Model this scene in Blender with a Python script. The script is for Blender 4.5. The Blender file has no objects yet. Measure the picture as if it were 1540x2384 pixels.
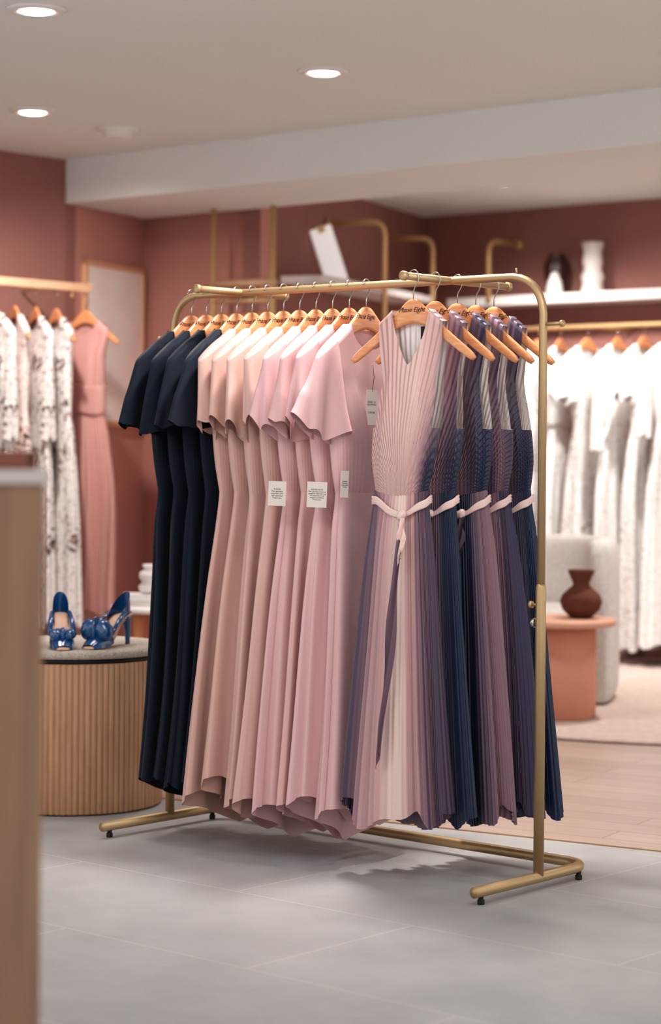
import bpy, math, random
import numpy as np
from mathutils import Vector, Matrix

scene = bpy.context.scene
COL = scene.collection
scene.view_settings.view_transform = 'Standard'
try:
    scene.view_settings.look = 'Medium High Contrast'
except Exception as e:
    print('look', e)

# ------------------------------------------------------------------ helpers
def hexc(h):
    h = h.lstrip('#')
    o = []
    for i in (0, 2, 4):
        c = int(h[i:i+2], 16) / 255
        o.append(c/12.92 if c <= .04045 else ((c+.055)/1.055)**2.4)
    return (o[0], o[1], o[2], 1)

def mat(name, col, rough=.6, metal=0, var=0.0, vscale=8, bump=0.0, bscale=60, spec=.5, sheen=0, stretch=None, col2=None, coat=0):
    m = bpy.data.materials.new(name); m.use_nodes = True
    nt = m.node_tree; N = nt.nodes; L = nt.links
    b = N['Principled BSDF']
    c = hexc(col) if isinstance(col, str) else col
    b.inputs['Base Color'].default_value = c
    b.inputs['Roughness'].default_value = rough
    b.inputs['Metallic'].default_value = metal
    b.inputs['Specular IOR Level'].default_value = spec
    if sheen: b.inputs['Sheen Weight'].default_value = sheen
    if coat: b.inputs['Coat Weight'].default_value = coat
    tc = N.new('ShaderNodeTexCoord'); mp = N.new('ShaderNodeMapping')
    L.new(tc.outputs['Object'], mp.inputs['Vector'])
    if stretch: mp.inputs['Scale'].default_value = stretch
    if var or col2:
        n = N.new('ShaderNodeTexNoise'); n.inputs['Scale'].default_value = vscale; n.inputs['Detail'].default_value = 5
        L.new(mp.outputs['Vector'], n.inputs['Vector'])
        r = N.new('ShaderNodeMapRange'); r.inputs['From Min'].default_value = .3; r.inputs['From Max'].default_value = .7
        L.new(n.outputs['Fac'], r.inputs['Value'])
        mx = N.new('ShaderNodeMix'); mx.data_type = 'RGBA'
        L.new(r.outputs['Result'], mx.inputs['Factor'])
        if col2:
            d = hexc(col2); a = c
        else:
            a = tuple(min(1, x*(1+var)) for x in c[:3])+(1,); d = tuple(x*(1-var) for x in c[:3])+(1,)
        mx.inputs['A'].default_value = a; mx.inputs['B'].default_value = d
        L.new(mx.outputs['Result'], b.inputs['Base Color'])
    if bump:
        n2 = N.new('ShaderNodeTexNoise'); n2.inputs['Scale'].default_value = bscale; n2.inputs['Detail'].default_value = 4
        L.new(mp.outputs['Vector'], n2.inputs['Vector'])
        bp = N.new('ShaderNodeBump'); bp.inputs['Strength'].default_value = bump; bp.inputs['Distance'].default_value = .004
        L.new(n2.outputs['Fac'], bp.inputs['Height']); L.new(bp.outputs['Normal'], b.inputs['Normal'])
    return m

def obj(name, data, parent=None, loc=(0,0,0), rot=0.0, m=None, label=None, cat=None, kind=None, group=None):
    o = bpy.data.objects.new(name, data)
    COL.objects.link(o)
    o.location = loc
    if isinstance(rot, (tuple, list)): o.rotation_euler = rot
    else: o.rotation_euler = (0, 0, rot)
    if parent: o.parent = parent
    if m and data: 
        if not data.materials: data.materials.append(m)
    if label: o['label'] = label
    if cat: o['category'] = cat
    if kind: o['kind'] = kind
    if group: o['group'] = group
    return o

def mesh(name, v, f, m=None, smooth=True):
    me = bpy.data.meshes.new(name)
    me.from_pydata([tuple(p) for p in v], [], f)
    if smooth:
        me.polygons.foreach_set('use_smooth', [True]*len(me.polygons))
    if m: me.materials.append(m)
    me.update()
    return me

def merge(*parts):
    V = []; F = []
    for v, f in parts:
        o = len(V); V += [tuple(p) for p in v]; F += [tuple(i+o for i in q) for q in f]
    return V, F

def xf(part, M):
    return [tuple(M @ Vector(p)) for p in part[0]], part[1]

def fillet(pts, r, n=7):
    pts = [Vector(p) for p in pts]; out = [pts[0]]
    for i in range(1, len(pts)-1):
        a, b, c = pts[i-1], pts[i], pts[i+1]
        u = (a-b); w = (c-b)
        rr = min(r, u.length*.49, w.length*.49)
        u.normalize(); w.normalize()
        p0 = b+u*rr; p2 = b+w*rr
        for k in range(n+1):
            t = k/n
            out.append((1-t)**2*p0*1 + 2*t*(1-t)*(b*.82+(p0+p2)*.09) + t*t*p2)
    out.append(pts[-1]); return out

def sweep(pts, r, seg=14, cap=True, flat=1.0):
    pts = [Vector(p) for p in pts]; n = len(pts); V = []; F = []
    T = []
    for i in range(n):
        t = pts[min(i+1, n-1)]-pts[max(i-1, 0)]; T.append(t.normalized())
    up = Vector((0, 0, 1)) if abs(T[0].z) < .9 else Vector((1, 0, 0))
    nrm = (up-T[0]*up.dot(T[0])).normalized()
    for i in range(n):
        nrm = (nrm-T[i]*nrm.dot(T[i])).normalized(); bi = T[i].cross(nrm)
        ri = r[i] if isinstance(r, (list, tuple)) else r
        for k in range(seg):
            a = 2*math.pi*k/seg
            V.append(pts[i]+nrm*math.cos(a)*ri+bi*math.sin(a)*ri*flat)
    for i in range(n-1):
        for k in range(seg):
            k2 = (k+1) % seg
            F.append((i*seg+k, i*seg+k2, (i+1)*seg+k2, (i+1)*seg+k))
    if cap:
        F.append(tuple(range(seg))[::-1]); F.append(tuple((n-1)*seg+k for k in range(seg)))
    return V, F

def lathe(prof, seg=48, mod=None, cx=0, cy=0):
    V = []; F = []
    n = len(prof)
    for r, z in prof:
        for k in range(seg):
            a = 2*math.pi*k/seg
            rr = r*(mod(a, z) if mod else 1)
            V.append((cx+rr*math.cos(a), cy+rr*math.sin(a), z))
    for i in range(n-1):
        for k in range(seg):
            k2 = (k+1) % seg
            F.append((i*seg+k, i*seg+k2, (i+1)*seg+k2, (i+1)*seg+k))
    F.append(tuple(range(seg))[::-1]); F.append(tuple((n-1)*seg+k for k in range(seg)))
    return V, F

def bbox(x0, x1, y0, y1, z0, z1, b=.004):
    """bevelled box"""
    import bmesh
    bm = bmesh.new()
    bmesh.ops.create_cube(bm, size=1)
    for v in bm.verts:
        v.co = Vector(((x0+x1)/2+v.co.x*(x1-x0), (y0+y1)/2+v.co.y*(y1-y0), (z0+z1)/2+v.co.z*(z1-z0)))
    if b: bmesh.ops.bevel(bm, geom=bm.edges[:], offset=b, segments=2, affect='EDGES', profile=.6)
    bm.verts.index_update()
    V = [tuple(v.co) for v in bm.verts]; F = [tuple(v.index for v in f.verts) for f in bm.faces]
    bm.free(); return V, F

def prism(poly, z0, z1):
    n = len(poly)
    V = [(x, y, z0) for x, y in poly]+[(x, y, z1) for x, y in poly]
    F = [tuple(range(n))[::-1], tuple(range(n, 2*n))]+[(i, (i+1) % n, n+(i+1) % n, n+i) for i in range(n)]
    return V, F

def curve_fn(pts):
    asc = sorted(pts, key=lambda p: p[0]); X = [p[0] for p in asc]; Y = [p[1] for p in asc]; n = len(X)
    m = []
    for i in range(n):
        if i == 0: m.append((Y[1]-Y[0])/(X[1]-X[0]))
        elif i == n-1: m.append((Y[-1]-Y[-2])/(X[-1]-X[-2]))
        else: m.append((Y[i+1]-Y[i-1])/(X[i+1]-X[i-1]))
    def f(x):
        if x <= X[0]: return Y[0]
        if x >= X[-1]: return Y[-1]
        i = 0
        while X[i+1] < x: i += 1
        h = X[i+1]-X[i]; t = (x-X[i])/h
        return (2*t**3-3*t*t+1)*Y[i]+(t**3-2*t*t+t)*h*m[i]+(-2*t**3+3*t*t)*Y[i+1]+(t**3-t*t)*h*m[i+1]
    return f

# ------------------------------------------------------------------ camera (surveyed: 75.5 mm, eye height 1.17 m)
CAMH = 1.17; FPX = 5000.0
cam = bpy.data.cameras.new('camera'); co = bpy.data.objects.new('camera', cam); COL.objects.link(co)
cam.sensor_fit = 'VERTICAL'; cam.sensor_height = 36; cam.sensor_width = 24
cam.lens = FPX*36/2384
cam.shift_y = -(1192-1050)/2384
co.location = (0, 0, CAMH)
co.rotation_mode = 'QUATERNION'
R = Matrix.Rotation(math.radians(90), 4, 'X') @ Matrix.Rotation(math.radians(.5), 4, 'Z')
co.rotation_quaternion = R.to_quaternion()
cam.dof.use_dof = True; cam.dof.focus_distance = 5.95; cam.dof.aperture_fstop = 2.4
cam.clip_end = 60
scene.camera = co

# world frame of the rack
A = math.radians(139)
r = Vector((math.cos(A), math.sin(A), 0))          # along the rail, away
t = Vector((.6561, .7547, 0))                       # feet direction, away
R0 = Vector((.567, 5.75, 0))                        # near post
RZ = 1.645
W = Vector((.384, .923, 0)).normalized()            # side wall direction
CEIL = 2.63

# ------------------------------------------------------------------ materials
M_brass = mat('brass', '#c0a580', .48, .82, bump=.05, bscale=200)
M_brass2 = mat('wall_brass', '#dab888', .45, .5, bump=.05, bscale=200)
M_black = mat('black_rubber', '#101010', .6)
M_steel = mat('hook_steel', '#b9b4ae', .25, 1)
M_wood_h = mat('hanger_wood', '#e6a376', .32, 0, stretch=(6, 60, 40), vscale=3, col2='#d28a5a', coat=.4)
M_ink = mat('ink', '#1b1512', .6)
M_navy = mat('navy_crepe', '#0a1627', .75, 0, bump=.12, bscale=900, sheen=.08, spec=.3)
M_blush = mat('blush_crepe', '#d2ada4', .62, 0, bump=.12, bscale=900, sheen=.1)
M_blush2 = mat('nude_crepe', '#cfa89d', .62, 0, bump=.12, bscale=900, sheen=.1)
M_pink = mat('pink_crepe', '#dab1b3', .56, 0, bump=.12, bscale=900, sheen=.1)
M_pink2 = mat('rose_crepe', '#d6adac', .56, 0, bump=.12, bscale=900, sheen=.1)
M_card = mat('tag_card', '#dcd3cb', .7)
M_belt = mat('blush_satin', '#e7c9c2', .38, 0, bump=.15, bscale=30, stretch=(1, 1, 6))
M_plum = mat('plum_chiffon', '#4a3a4c', .5)
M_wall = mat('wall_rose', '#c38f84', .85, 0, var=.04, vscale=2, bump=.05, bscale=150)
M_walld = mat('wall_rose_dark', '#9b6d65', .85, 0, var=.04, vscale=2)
M_ceil = mat('ceiling_paint', '#e6e8e6', .9, 0, var=.01, vscale=1)
M_white = mat('white_lacquer', '#e6e1de', .45)
M_goldtrim = mat('gold_strip', '#b9935d', .4, 1)

def sparkle_mat(name, base, flowers=None, fine='#cfc9c5', fsc=60, fthr=.5, fl=.9, fs=11, keep=.4):
    """lace / sequin cloth: fine tonal lace, optional clustered flowers, metallic flecks"""
    m = mat(name, base, .55, 0, bump=.7, bscale=70)
    nt = m.node_tree; N = nt.nodes; L = nt.links; b = N['Principled BSDF']
    tc = N.new('ShaderNodeTexCoord')
    def rng(src, a, c, lo=0, hi=1):
        g = N.new('ShaderNodeMapRange'); g.inputs['From Min'].default_value = a; g.inputs['From Max'].default_value = c
        g.inputs['To Min'].default_value = lo; g.inputs['To Max'].default_value = hi
        L.new(src, g.inputs['Value']); return g.outputs['Result']
    def mixc(fac, a, c):
        x = N.new('ShaderNodeMix'); x.data_type = 'RGBA'; L.new(fac, x.inputs['Factor'])
        for s, q in (('A', a), ('B', c)):
            if isinstance(q, str): x.inputs[s].default_value = hexc(q)
            else: L.new(q, x.inputs[s])
        return x.outputs['Result']
    def mul(a, c):
        x = N.new('ShaderNodeMath'); x.operation = 'MULTIPLY'; L.new(a, x.inputs[0]); L.new(c, x.inputs[1]); return x.outputs[0]
    n = N.new('ShaderNodeTexNoise'); n.inputs['Scale'].default_value = fsc; n.inputs['Detail'].default_value = 2
    L.new(tc.outputs['Object'], n.inputs['Vector'])
    col = mixc(rng(n.outputs['Fac'], fthr, fthr+.08), base, fine)
    if flowers:
        v = N.new('ShaderNodeTexVoronoi'); v.inputs['Scale'].default_value = fs; L.new(tc.outputs['Object'], v.inputs['Vector'])
        s = N.new('ShaderNodeSeparateColor'); L.new(v.outputs['Color'], s.inputs['Color'])
        d = N.new('ShaderNodeTexVoronoi'); d.inputs['Scale'].default_value = fs*4.5; L.new(tc.outputs['Object'], d.inputs['Vector'])
        ds = N.new('ShaderNodeSeparateColor'); L.new(d.outputs['Color'], ds.inputs['Color'])
        blob = mul(mul(rng(v.outputs['Distance'], .52, .42), rng(s.outputs['Red'], keep, keep+.03)), mul(rng(d.outputs['Distance'], .62, .50), rng(ds.outputs['Green'], .22, .26)))
        fc = mixc(ds.outputs['Red'], flowers[0], flowers[1])
        col = mixc(blob, col, fc)
    L.new(col, b.inputs['Base Color'])
    v2 = N.new('ShaderNodeTexVoronoi'); v2.inputs['Scale'].default_value = 90
    L.new(tc.outputs['Object'], v2.inputs['Vector'])
    s2 = N.new('ShaderNodeSeparateColor'); L.new(v2.outputs['Color'], s2.inputs['Color'])
    g2 = rng(s2.outputs['Red'], fl, fl+.03)
    L.new(g2, b.inputs['Metallic'])
    L.new(rng(g2, 0, 1, .55, .12), b.inputs['Roughness'])
    return m

M_floral = sparkle_mat('floral_sequin', '#efe8e5', ('#2f2527', '#a88a86'), fine='#ddd5d1', fl=.88, fs=9, keep=.36)
M_floral2 = sparkle_mat('pink_floral_sequin', '#ebd9d3', ('#3b2c2c', '#c08a84'), fine='#e2ccc5', fl=.9, fs=10, keep=.42)
M_lace = sparkle_mat('ivory_lace', '#f6f4f2', None, '#e9e6e4', 60, .5, fl=.96)
M_lace2 = sparkle_mat('white_sequin_lace', '#eeebe9', None, '#dbd7d4', 70, .5, fl=.90)
M_dusty = mat('dusty_pink_chiffon', '#cd9a93', .6, 0, bump=1.0, bscale=34, stretch=(1, 1, .1))

# pleated fabric: vertex colour outside, pale lining inside; optional fan pleats
def pleat_mat(name, fan):
    m = bpy.data.materials.new(name); m.use_nodes = True
    nt = m.node_tree; N = nt.nodes; L = nt.links; b = N['Principled BSDF']
    b.inputs['Roughness'].default_value = .36
    b.inputs['Sheen Weight'].default_value = .1
    at = N.new('ShaderNodeAttribute'); at.attribute_name = 'Col'
    geo = N.new('ShaderNodeNewGeometry')
    mx = N.new('ShaderNodeMix'); mx.data_type = 'RGBA'
    L.new(at.outputs['Color'], mx.inputs['A'])
    mx.inputs['B'].default_value = hexc('#ece2e0')
    if fan: L.new(geo.outputs['Backfacing'], mx.inputs['Factor'])
    else: mx.inputs['Factor'].default_value = 0
    L.new(mx.outputs['Result'], b.inputs['Base Color'])
    if fan:
        tc = N.new('ShaderNodeTexCoord'); sp = N.new('ShaderNodeSeparateXYZ'); L.new(tc.outputs['Object'], sp.inputs['Vector'])
        sb = N.new('ShaderNodeMath'); sb.operation = 'SUBTRACT'; sb.inputs[1].default_value = .98; L.new(sp.outputs['Z'], sb.inputs[0])
        xs = N.new('ShaderNodeMath'); xs.operation = 'ADD'; xs.inputs[1].default_value = .02; L.new(sp.outputs['X'], xs.inputs[0])
        an = N.new('ShaderNodeMath'); an.operation = 'ARCTAN2'; L.new(xs.outputs[0], an.inputs[0]); L.new(sb.outputs[0], an.inputs[1])
        ml = N.new('ShaderNodeMath'); ml.operation = 'MULTIPLY'; ml.inputs[1].default_value = 170; L.new(an.outputs[0], ml.inputs[0])
        sn = N.new('ShaderNodeMath'); sn.operation = 'SINE'; L.new(ml.outputs[0], sn.inputs[0])
        bp = N.new('ShaderNodeBump'); bp.inputs['Strength'].default_value = .55; bp.inputs['Distance'].default_value = .004
        L.new(sn.outputs[0], bp.inputs['Height']); L.new(bp.outputs['Normal'], b.inputs['Normal'])
    return m
M_pb = pleat_mat('pleated_bodice', True)
M_ps = pleat_mat('pleated_skirt', False)

# ------------------------------------------------------------------ room shell
def wall(name, a, b, z0, z1, m, th=.1, side=1):
    a = Vector((a[0], a[1])); b = Vector((b[0], b[1])); d = (b-a).normalized(); n = Vector((-d.y, d.x))*th*side
    poly = [a, b, b+n, a+n]
    v, f = prism([(p.x, p.y) for p in poly], z0, z1)
    return obj(name, mesh(name, v, f, m, False), kind='structure')

Cn = Vector((.57, 13.4, 0))
PW0 = Vector((-1.31, 10.95, 0)); PW1 = Vector((-1.02, 11.66, 0))
JB = Vector((-.372, 11.10, 0))
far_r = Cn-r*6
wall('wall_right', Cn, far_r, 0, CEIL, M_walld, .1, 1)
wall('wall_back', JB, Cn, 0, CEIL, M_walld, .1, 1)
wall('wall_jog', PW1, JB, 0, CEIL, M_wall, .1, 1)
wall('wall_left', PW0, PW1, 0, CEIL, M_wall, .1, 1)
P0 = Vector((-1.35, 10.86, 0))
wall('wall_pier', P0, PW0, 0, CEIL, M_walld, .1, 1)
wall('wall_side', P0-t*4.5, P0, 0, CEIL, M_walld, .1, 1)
v, f = prism([(-4, 2.0), (6, 2.0), (6, 15), (-4, 15)], CEIL, CEIL+.1)
obj('ceiling', mesh('ceiling', v, f, M_ceil, False), kind='structure')
# dropped beam
b0 = P0.copy(); b1 = P0-r*6; b3 = PW1+Vector((-.0, -.09, 0)); b2 = b3-r*6
v, f = prism([(p.x, p.y) for p in (b0, b1, b2, b3)], 2.41, CEIL)
obj('trim_1', mesh('beam', v, f, M_ceil, False), kind='structure')

# floors: stone tiles (near) and oak boards (far)
F1 = Vector((-.2403, 5.696, 0))
def local_floor(name, poly, z, m, org, ang):
    Mi = (Matrix.Translation(org) @ Matrix.Rotation(ang, 4, 'Z')).inverted()
    v, f = prism([tuple((Mi @ Vector((x, y, 0)))[:2]) for x, y in poly], z-.06, z)
    return obj(name, mesh(name, v, f, m, False), loc=org, rot=ang, kind='structure')
bd = Vector((-.867, .498, 0)); bp0 = Vector((.983, 6.317, 0))
L1 = bp0-bd*5; L2 = bp0+bd*5
m = bpy.data.materials.new('stone_tile'); m.use_nodes = True
N = m.node_tree.nodes; L = m.node_tree.links; b = N['Principled BSDF']
tc = N.new('ShaderNodeTexCoord'); br = N.new('ShaderNodeTexBrick')
br.inputs['Scale'].default_value = 1; br.inputs['Brick Width'].default_value = 1.2; br.inputs['Row Height'].default_value = .6
br.inputs['Mortar Size'].default_value = .0025; br.inputs['Mortar Smooth'].default_value = .2; br.offset = .5
br.inputs['Color1'].default_value = hexc('#acabab'); br.inputs['Color2'].default_value = hexc('#b2b1b0'); br.inputs['Mortar'].default_value = hexc('#c6c3c0')
L.new(tc.outputs['Object'], br.inputs['Vector'])
n = N.new('ShaderNodeTexNoise'); n.inputs['Scale'].default_value = 3.5; n.inputs['Detail'].default_value = 8; n.inputs['Roughness'].default_value = .6
L.new(tc.outputs['Object'], n.inputs['Vector'])
mr = N.new('ShaderNodeMapRange'); mr.inputs['From Min'].default_value = .3; mr.inputs['From Max'].default_value = .7; mr.inputs['To Min'].default_value = .87; mr.inputs['To Max'].default_value = 1.08
L.new(n.outputs['Fac'], mr.inputs['Value'])
mx = N.new('ShaderNodeMix'); mx.data_type = 'RGBA'; mx.blend_type = 'MULTIPLY'; mx.inputs['Factor'].default_value = 1
L.new(br.outputs['Color'], mx.inputs['A']); L.new(mr.outputs['Result'], mx.inputs['B']); L.new(mx.outputs['Result'], b.inputs['Base Color'])
b.inputs['Roughness'].default_value = .55
bm_ = N.new('ShaderNodeBump'); bm_.inputs['Strength'].default_value = .15; bm_.inputs['Distance'].default_value = .003
L.new(n.outputs['Fac'], bm_.inputs['Height']); L.new(bm_.outputs['Normal'], b.inputs['Normal'])
M_tile = m
m = bpy.data.materials.new('oak_boards'); m.use_nodes = True
N = m.node_tree.nodes; L = m.node_tree.links; b = N['Principled BSDF']
tc = N.new('ShaderNodeTexCoord'); br = N.new('ShaderNodeTexBrick')
br.inputs['Scale'].default_value = 1; br.inputs['Brick Width'].default_value = 1.4; br.inputs['Row Height'].default_value = .14
br.inputs['Mortar Size'].default_value = .002; br.offset = .37
br.inputs['Color1'].default_value = hexc('#bfa99d'); br.inputs['Color2'].default_value = hexc('#b09a8e'); br.inputs['Mortar'].default_value = hexc('#856f65')
L.new(tc.outputs['Object'], br.inputs['Vector'])
mp = N.new('ShaderNodeMapping'); mp.inputs['Scale'].default_value = (2, 24, 1); L.new(tc.outputs['Object'], mp.inputs['Vector'])
n = N.new('ShaderNodeTexNoise'); n.inputs['Scale'].default_value = 2; n.inputs['Detail'].default_value = 6; L.new(mp.outputs['Vector'], n.inputs['Vector'])
mr = N.new('ShaderNodeMapRange'); mr.inputs['To Min'].default_value = .76; mr.inputs['To Max'].default_value = 1.18; L.new(n.outputs['Fac'], mr.inputs['Value'])
mx = N.new('ShaderNodeMix'); mx.data_type = 'RGBA'; mx.blend_type = 'MULTIPLY'; mx.inputs['Factor'].default_value = 1
L.new(br.outputs['Color'], mx.inputs['A']); L.new(mr.outputs['Result'], mx.inputs['B']); L.new(mx.outputs['Result'], b.inputs['Base Color'])
b.inputs['Roughness'].default_value = .4
M_oakfloor = m
local_floor('floor', [(L1.x, L1.y), (L2.x, L2.y), (-4, 8), (-4, 2.2), (6, 2.2), (6, 2.9)], 0, M_tile, F1, A)
local_floor('floor.001', [(L1.x, L1.y), (6, 3), (6, 15), (-4, 15), (-4, 9), (L2.x, L2.y)], 0, M_oakfloor, F1, math.atan2(bd.y, bd.x))
nb = Vector((bd.y, -bd.x, 0))*.006
v, f = prism([((L1+nb).x, (L1+nb).y), ((L1-nb).x, (L1-nb).y), ((L2-nb).x, (L2-nb).y), ((L2+nb).x, (L2+nb).y)], -.01, .002)
obj('trim_2', mesh('floor_strip', v, f, M_goldtrim, False), kind='structure')

# ------------------------------------------------------------------ lights
def emis(name, c, s):
    m = bpy.data.materials.new(name); m.use_nodes = True
    b = m.node_tree.nodes['Principled BSDF']; b.inputs['Emission Color'].default_value = hexc(c); b.inputs['Emission Strength'].default_value = s
    return m
M_lens = emis('lamp_lens', '#fff6ec', 9)
tr_me = mesh('lamp_trim', *lathe([(.058, -.001), (.066, -.012), (.085, -.012), (.098, -.006), (.1, 0), (.06, .0)], 40), M_white)
ln_me = mesh('lamp_lens', *lathe([(.02, -.018), (.05, -.014), (.058, -.006), (.058, -.002)], 32), M_lens)
def downlight(x, y, e, spot=110, blend=.8, col=(1, .955, .92), tgt=None, size=.05, label='white round recessed ceiling downlight, switched on'):
    o = obj('downlight', None, loc=(x, y, CEIL), label=label, cat='ceiling light', group='recessed ceiling downlights')
    obj('trim_ring', tr_me, o); obj('lens', ln_me, o)
    l = bpy.data.lights.new('lamp', 'SPOT'); l.energy = e; l.spot_size = math.radians(spot); l.spot_blend = blend; l.color = col; l.shadow_soft_size = size
    lo = bpy.data.objects.new('lamp', l); COL.objects.link(lo); lo.parent = o; lo.location = (0, 0, -.03)
    if tgt:
        d = Vector(tgt)-Vector((x, y, CEIL-.03)); lo.rotation_mode = 'QUATERNION'; lo.rotation_quaternion = d.to_track_quat('-Z', 'Y')
    return o
E = 1.25
downlight(-.99, 7.13, 45*E, size=.3)
downlight(-.04, 8.25, 75*E, size=.2)
downlight(-1.30, 9.28, 120*E, tgt=(-1.2, 10.3, 1.0))
# lamps out of view: overhead key, added front fill, side and background spots
downlight(.14, 6.22, 165*E, 100, size=.13)
downlight(.9, 4.3, 62*E, 60, tgt=(.25, 6.0, 1.2), col=(1, .965, .95), size=.45)  # added front lamp, unseen, soft fill on the garments
downlight(-.9, 4.2, 84*E, 60, tgt=(-.25, 6.2, 1.2), col=(1, .965, .95), size=.45)  # its added counterpart on the left, same soft fill
downlight(0, 3.0, 48*E, 110, col=(.98, .98, 1), size=.25)  # added unseen fill over the near floor
downlight(2.2, 6.5, 50*E, 120, size=.35)
downlight(1.6, 9.5, 110*E, 120)
downlight(1.5, 10.9, 120*E, 110, tgt=(1.7, 11.8, 1.0))
downlight(.9, 11.6, 105*E, 110, tgt=(1.1, 12.4, .9))
downlight(-.75, 10.55, 150*E, 100, tgt=(-.80, 11.55, 1.75))
downlight(-.35, 10.1, 80*E, 80, tgt=(-1.15, 11.3, 1.7))
downlight(.45, 9.6, 90*E, 120)
downlight(3.0, 10.0, 90*E, 120)
w = bpy.data.worlds.new('world'); scene.world = w; w.use_nodes = True
bg = w.node_tree.nodes['Background']; bg.inputs['Color'].default_value = (1, .985, .975, 1); bg.inputs['Strength'].default_value = 1.08

# smoke detector
obj('smoke_detector', mesh('sd', *lathe([(.10, 0), (.10, -.012), (.07, -.018), (.065, -.04), (.04, -.046), (.01, -.047)], 40), M_white), loc=(-.98, 9.77, CEIL), label='white round smoke detector fixed to the ceiling', cat='smoke detector')

# ------------------------------------------------------------------ clothes rack
rack = obj('clothes_rack', None, loc=R0, rot=A, label='brushed gold metal clothes rack with long rail and cross arms', cat='clothes rack')
LEN = 1.40
def part(name, vf, m, parent, **k):
    return obj(name, mesh(name, vf[0], vf[1], m, k.pop('smooth', True)), parent, **k)
part('hanging_rail', sweep(fillet([(0, 0, .7), (0, 0, RZ), (LEN, 0, RZ), (LEN, 0, .7)], .10), .0112), M_brass, rack)
BZ = .034
for x in (0, LEN):
    part('post', sweep([(x, 0, BZ), (x, 0, .81), (x, 0, .818)], [.0142, .0142, .012], 20), M_brass, rack)
    s = 1 if x == 0 else -1
    part('adjusting_knob', merge(sweep([(x, 0, .762), (x+s*.028, 0, .762)], .004), sweep([(x+s*.026, 0, .762), (x+s*.028, 0, .762), (x+s*.036, 0, .762), (x+s*.038, 0, .762)], [.006, .010, .010, .006])), M_brass, rack)
    part('screw_knob', merge(sweep([(x, 0, .714), (x+s*.02, 0, .714)], .004), sweep([(x+s*.016, 0, .714), (x+s*.018, 0, .714), (x+s*.028, 0, .714), (x+s*.031, 0, .714)], [.008, .013, .013, .008])), M_steel, rack)
    part('side_peg', merge(sweep([(x, 0, 1.515), (x-s*.058, 0, 1.515)], .005), sweep([(x-s*.056, 0, 1.515), (x-s*.058, 0, 1.515), (x-s*.066, 0, 1.515), (x-s*.067, 0, 1.515)], [.006, .009, .009, .007])), M_brass, rack)
for x, y0, y1 in ((.314, .205, -.265), (LEN-.29, .19, -.19)):
    part('cross_arm', merge(sweep([(x, y0, RZ), (x, y1, RZ)], .0105),
         sweep([(x, y0+.010, RZ), (x, y0+.008, RZ), (x, y0-.004, RZ), (x, y0-.006, RZ)], [.011, .0132, .0132, .011]),
         sweep([(x, y1-.010, RZ), (x, y1-.008, RZ), (x, y1+.004, RZ), (x, y1+.006, RZ)], [.011, .0132, .0132, .011])), M_brass, rack)
part('rail_pin', sweep([(.09, 0, RZ+.008), (.09, 0, RZ+.024)], .003), M_brass, rack)
part('base_frame', sweep(fillet([(0, .285, BZ), (0, -.24, BZ), (LEN, -.24, BZ), (LEN, .285, BZ)], .07), .0145, 20), M_brass, rack)
for x in (0, LEN):
    for y in (.255, -.19):
        part('foot_pad', merge(lathe([(.009, 0), (.0095, .002), (.0095, .012), (.007, .014), (.007, .026)], 20, cx=x, cy=y)), M_black, rack)

# ------------------------------------------------------------------ hangers
h_top = curve_fn([(0, 0), (.02, -.004), (.04, -.020), (.08, -.054), (.14, -.098), (.20, -.139), (.215, -.151), (.222, -.160)])
h_bot = curve_fn([(0, -.066), (.04, -.074), (.08, -.094), (.14, -.130), (.20, -.166), (.215, -.171), (.222, -.164)])
def hanger_wood():
    V = []; F = []; n = 48; sg = 12
    for i in range(n+1):
        x = -.222+.444*i/n; a = abs(x)
        zt = h_top(a)-.06; zb = h_bot(a)-.06; c = (zt+zb)/2; h = (zt-zb)/2; yo = -.003*(a/.222)**2
        for k in range(sg):
            an = 2*math.pi*k/sg; cx, sx = math.cos(an), math.sin(an)
            V.append((x, yo+.0062*math.copysign(abs(cx)**.5, cx), c+h*math.copysign(abs(sx)**.6, sx)))
    for i in range(n):
        for k in range(sg):
            k2 = (k+1) % sg; F.append((i*sg+k, (i+1)*sg+k, (i+1)*sg+k2, i*sg+k2))
    F.append(tuple(range(sg))); F.append(tuple(n*sg+k for k in range(sg))[::-1])
    return V, F
hw_me = mesh('hanger_body', *hanger_wood(), M_wood_h)
hp = [(0, 0, -.075), (0, 0, -.04), (.004, 0, -.030), (.0115, 0, -.020), (.0165, 0, -.008)]
for k in range(0, 13):
    a = math.radians(-5+k*16); hp.append((.0168*math.cos(a), 0, .0168*math.sin(a)+.002))
hk_me = mesh('hook', *sweep(hp, .0017, 8), M_steel)

def text_mesh(body, size, m, align='CENTER', shear=0, depth=.0001, space=1.0, off=0):
    c = bpy.data.curves.new('txt', 'FONT'); c.body = body; c.size = size; c.align_x = align; c.align_y = 'CENTER'; c.shear = shear; c.extrude = depth; c.space_line = space; c.offset = off
    o = bpy.data.objects.new('txt', c); COL.objects.link(o)
    dg = bpy.context.evaluated_depsgraph_get(); me = bpy.data.meshes.new_from_object(o.evaluated_get(dg))
    bpy.data.objects.remove(o); me.materials.clear(); me.materials.append(m); return me
tx_me = text_mesh('Phase Eight', .0195, M_ink, shear=.45, depth=.0002)

def hanger(loc, rot, text=True, group='wooden hangers', label='varnished light wooden hanger with steel hook', sx=1, tx=-.012):
    h = obj('hanger', None, loc=loc, rot=rot, label=label, cat='clothes hanger', group=group)
    a = obj('hanger_arms', hw_me, h); a.scale = (sx, 1, 1); obj('hook', hk_me, h)
    if text:
        obj('printed_lettering', tx_me, h, loc=(tx, -.0066, -.090), rot=(math.pi/2, 0, 0))
    return h

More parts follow.
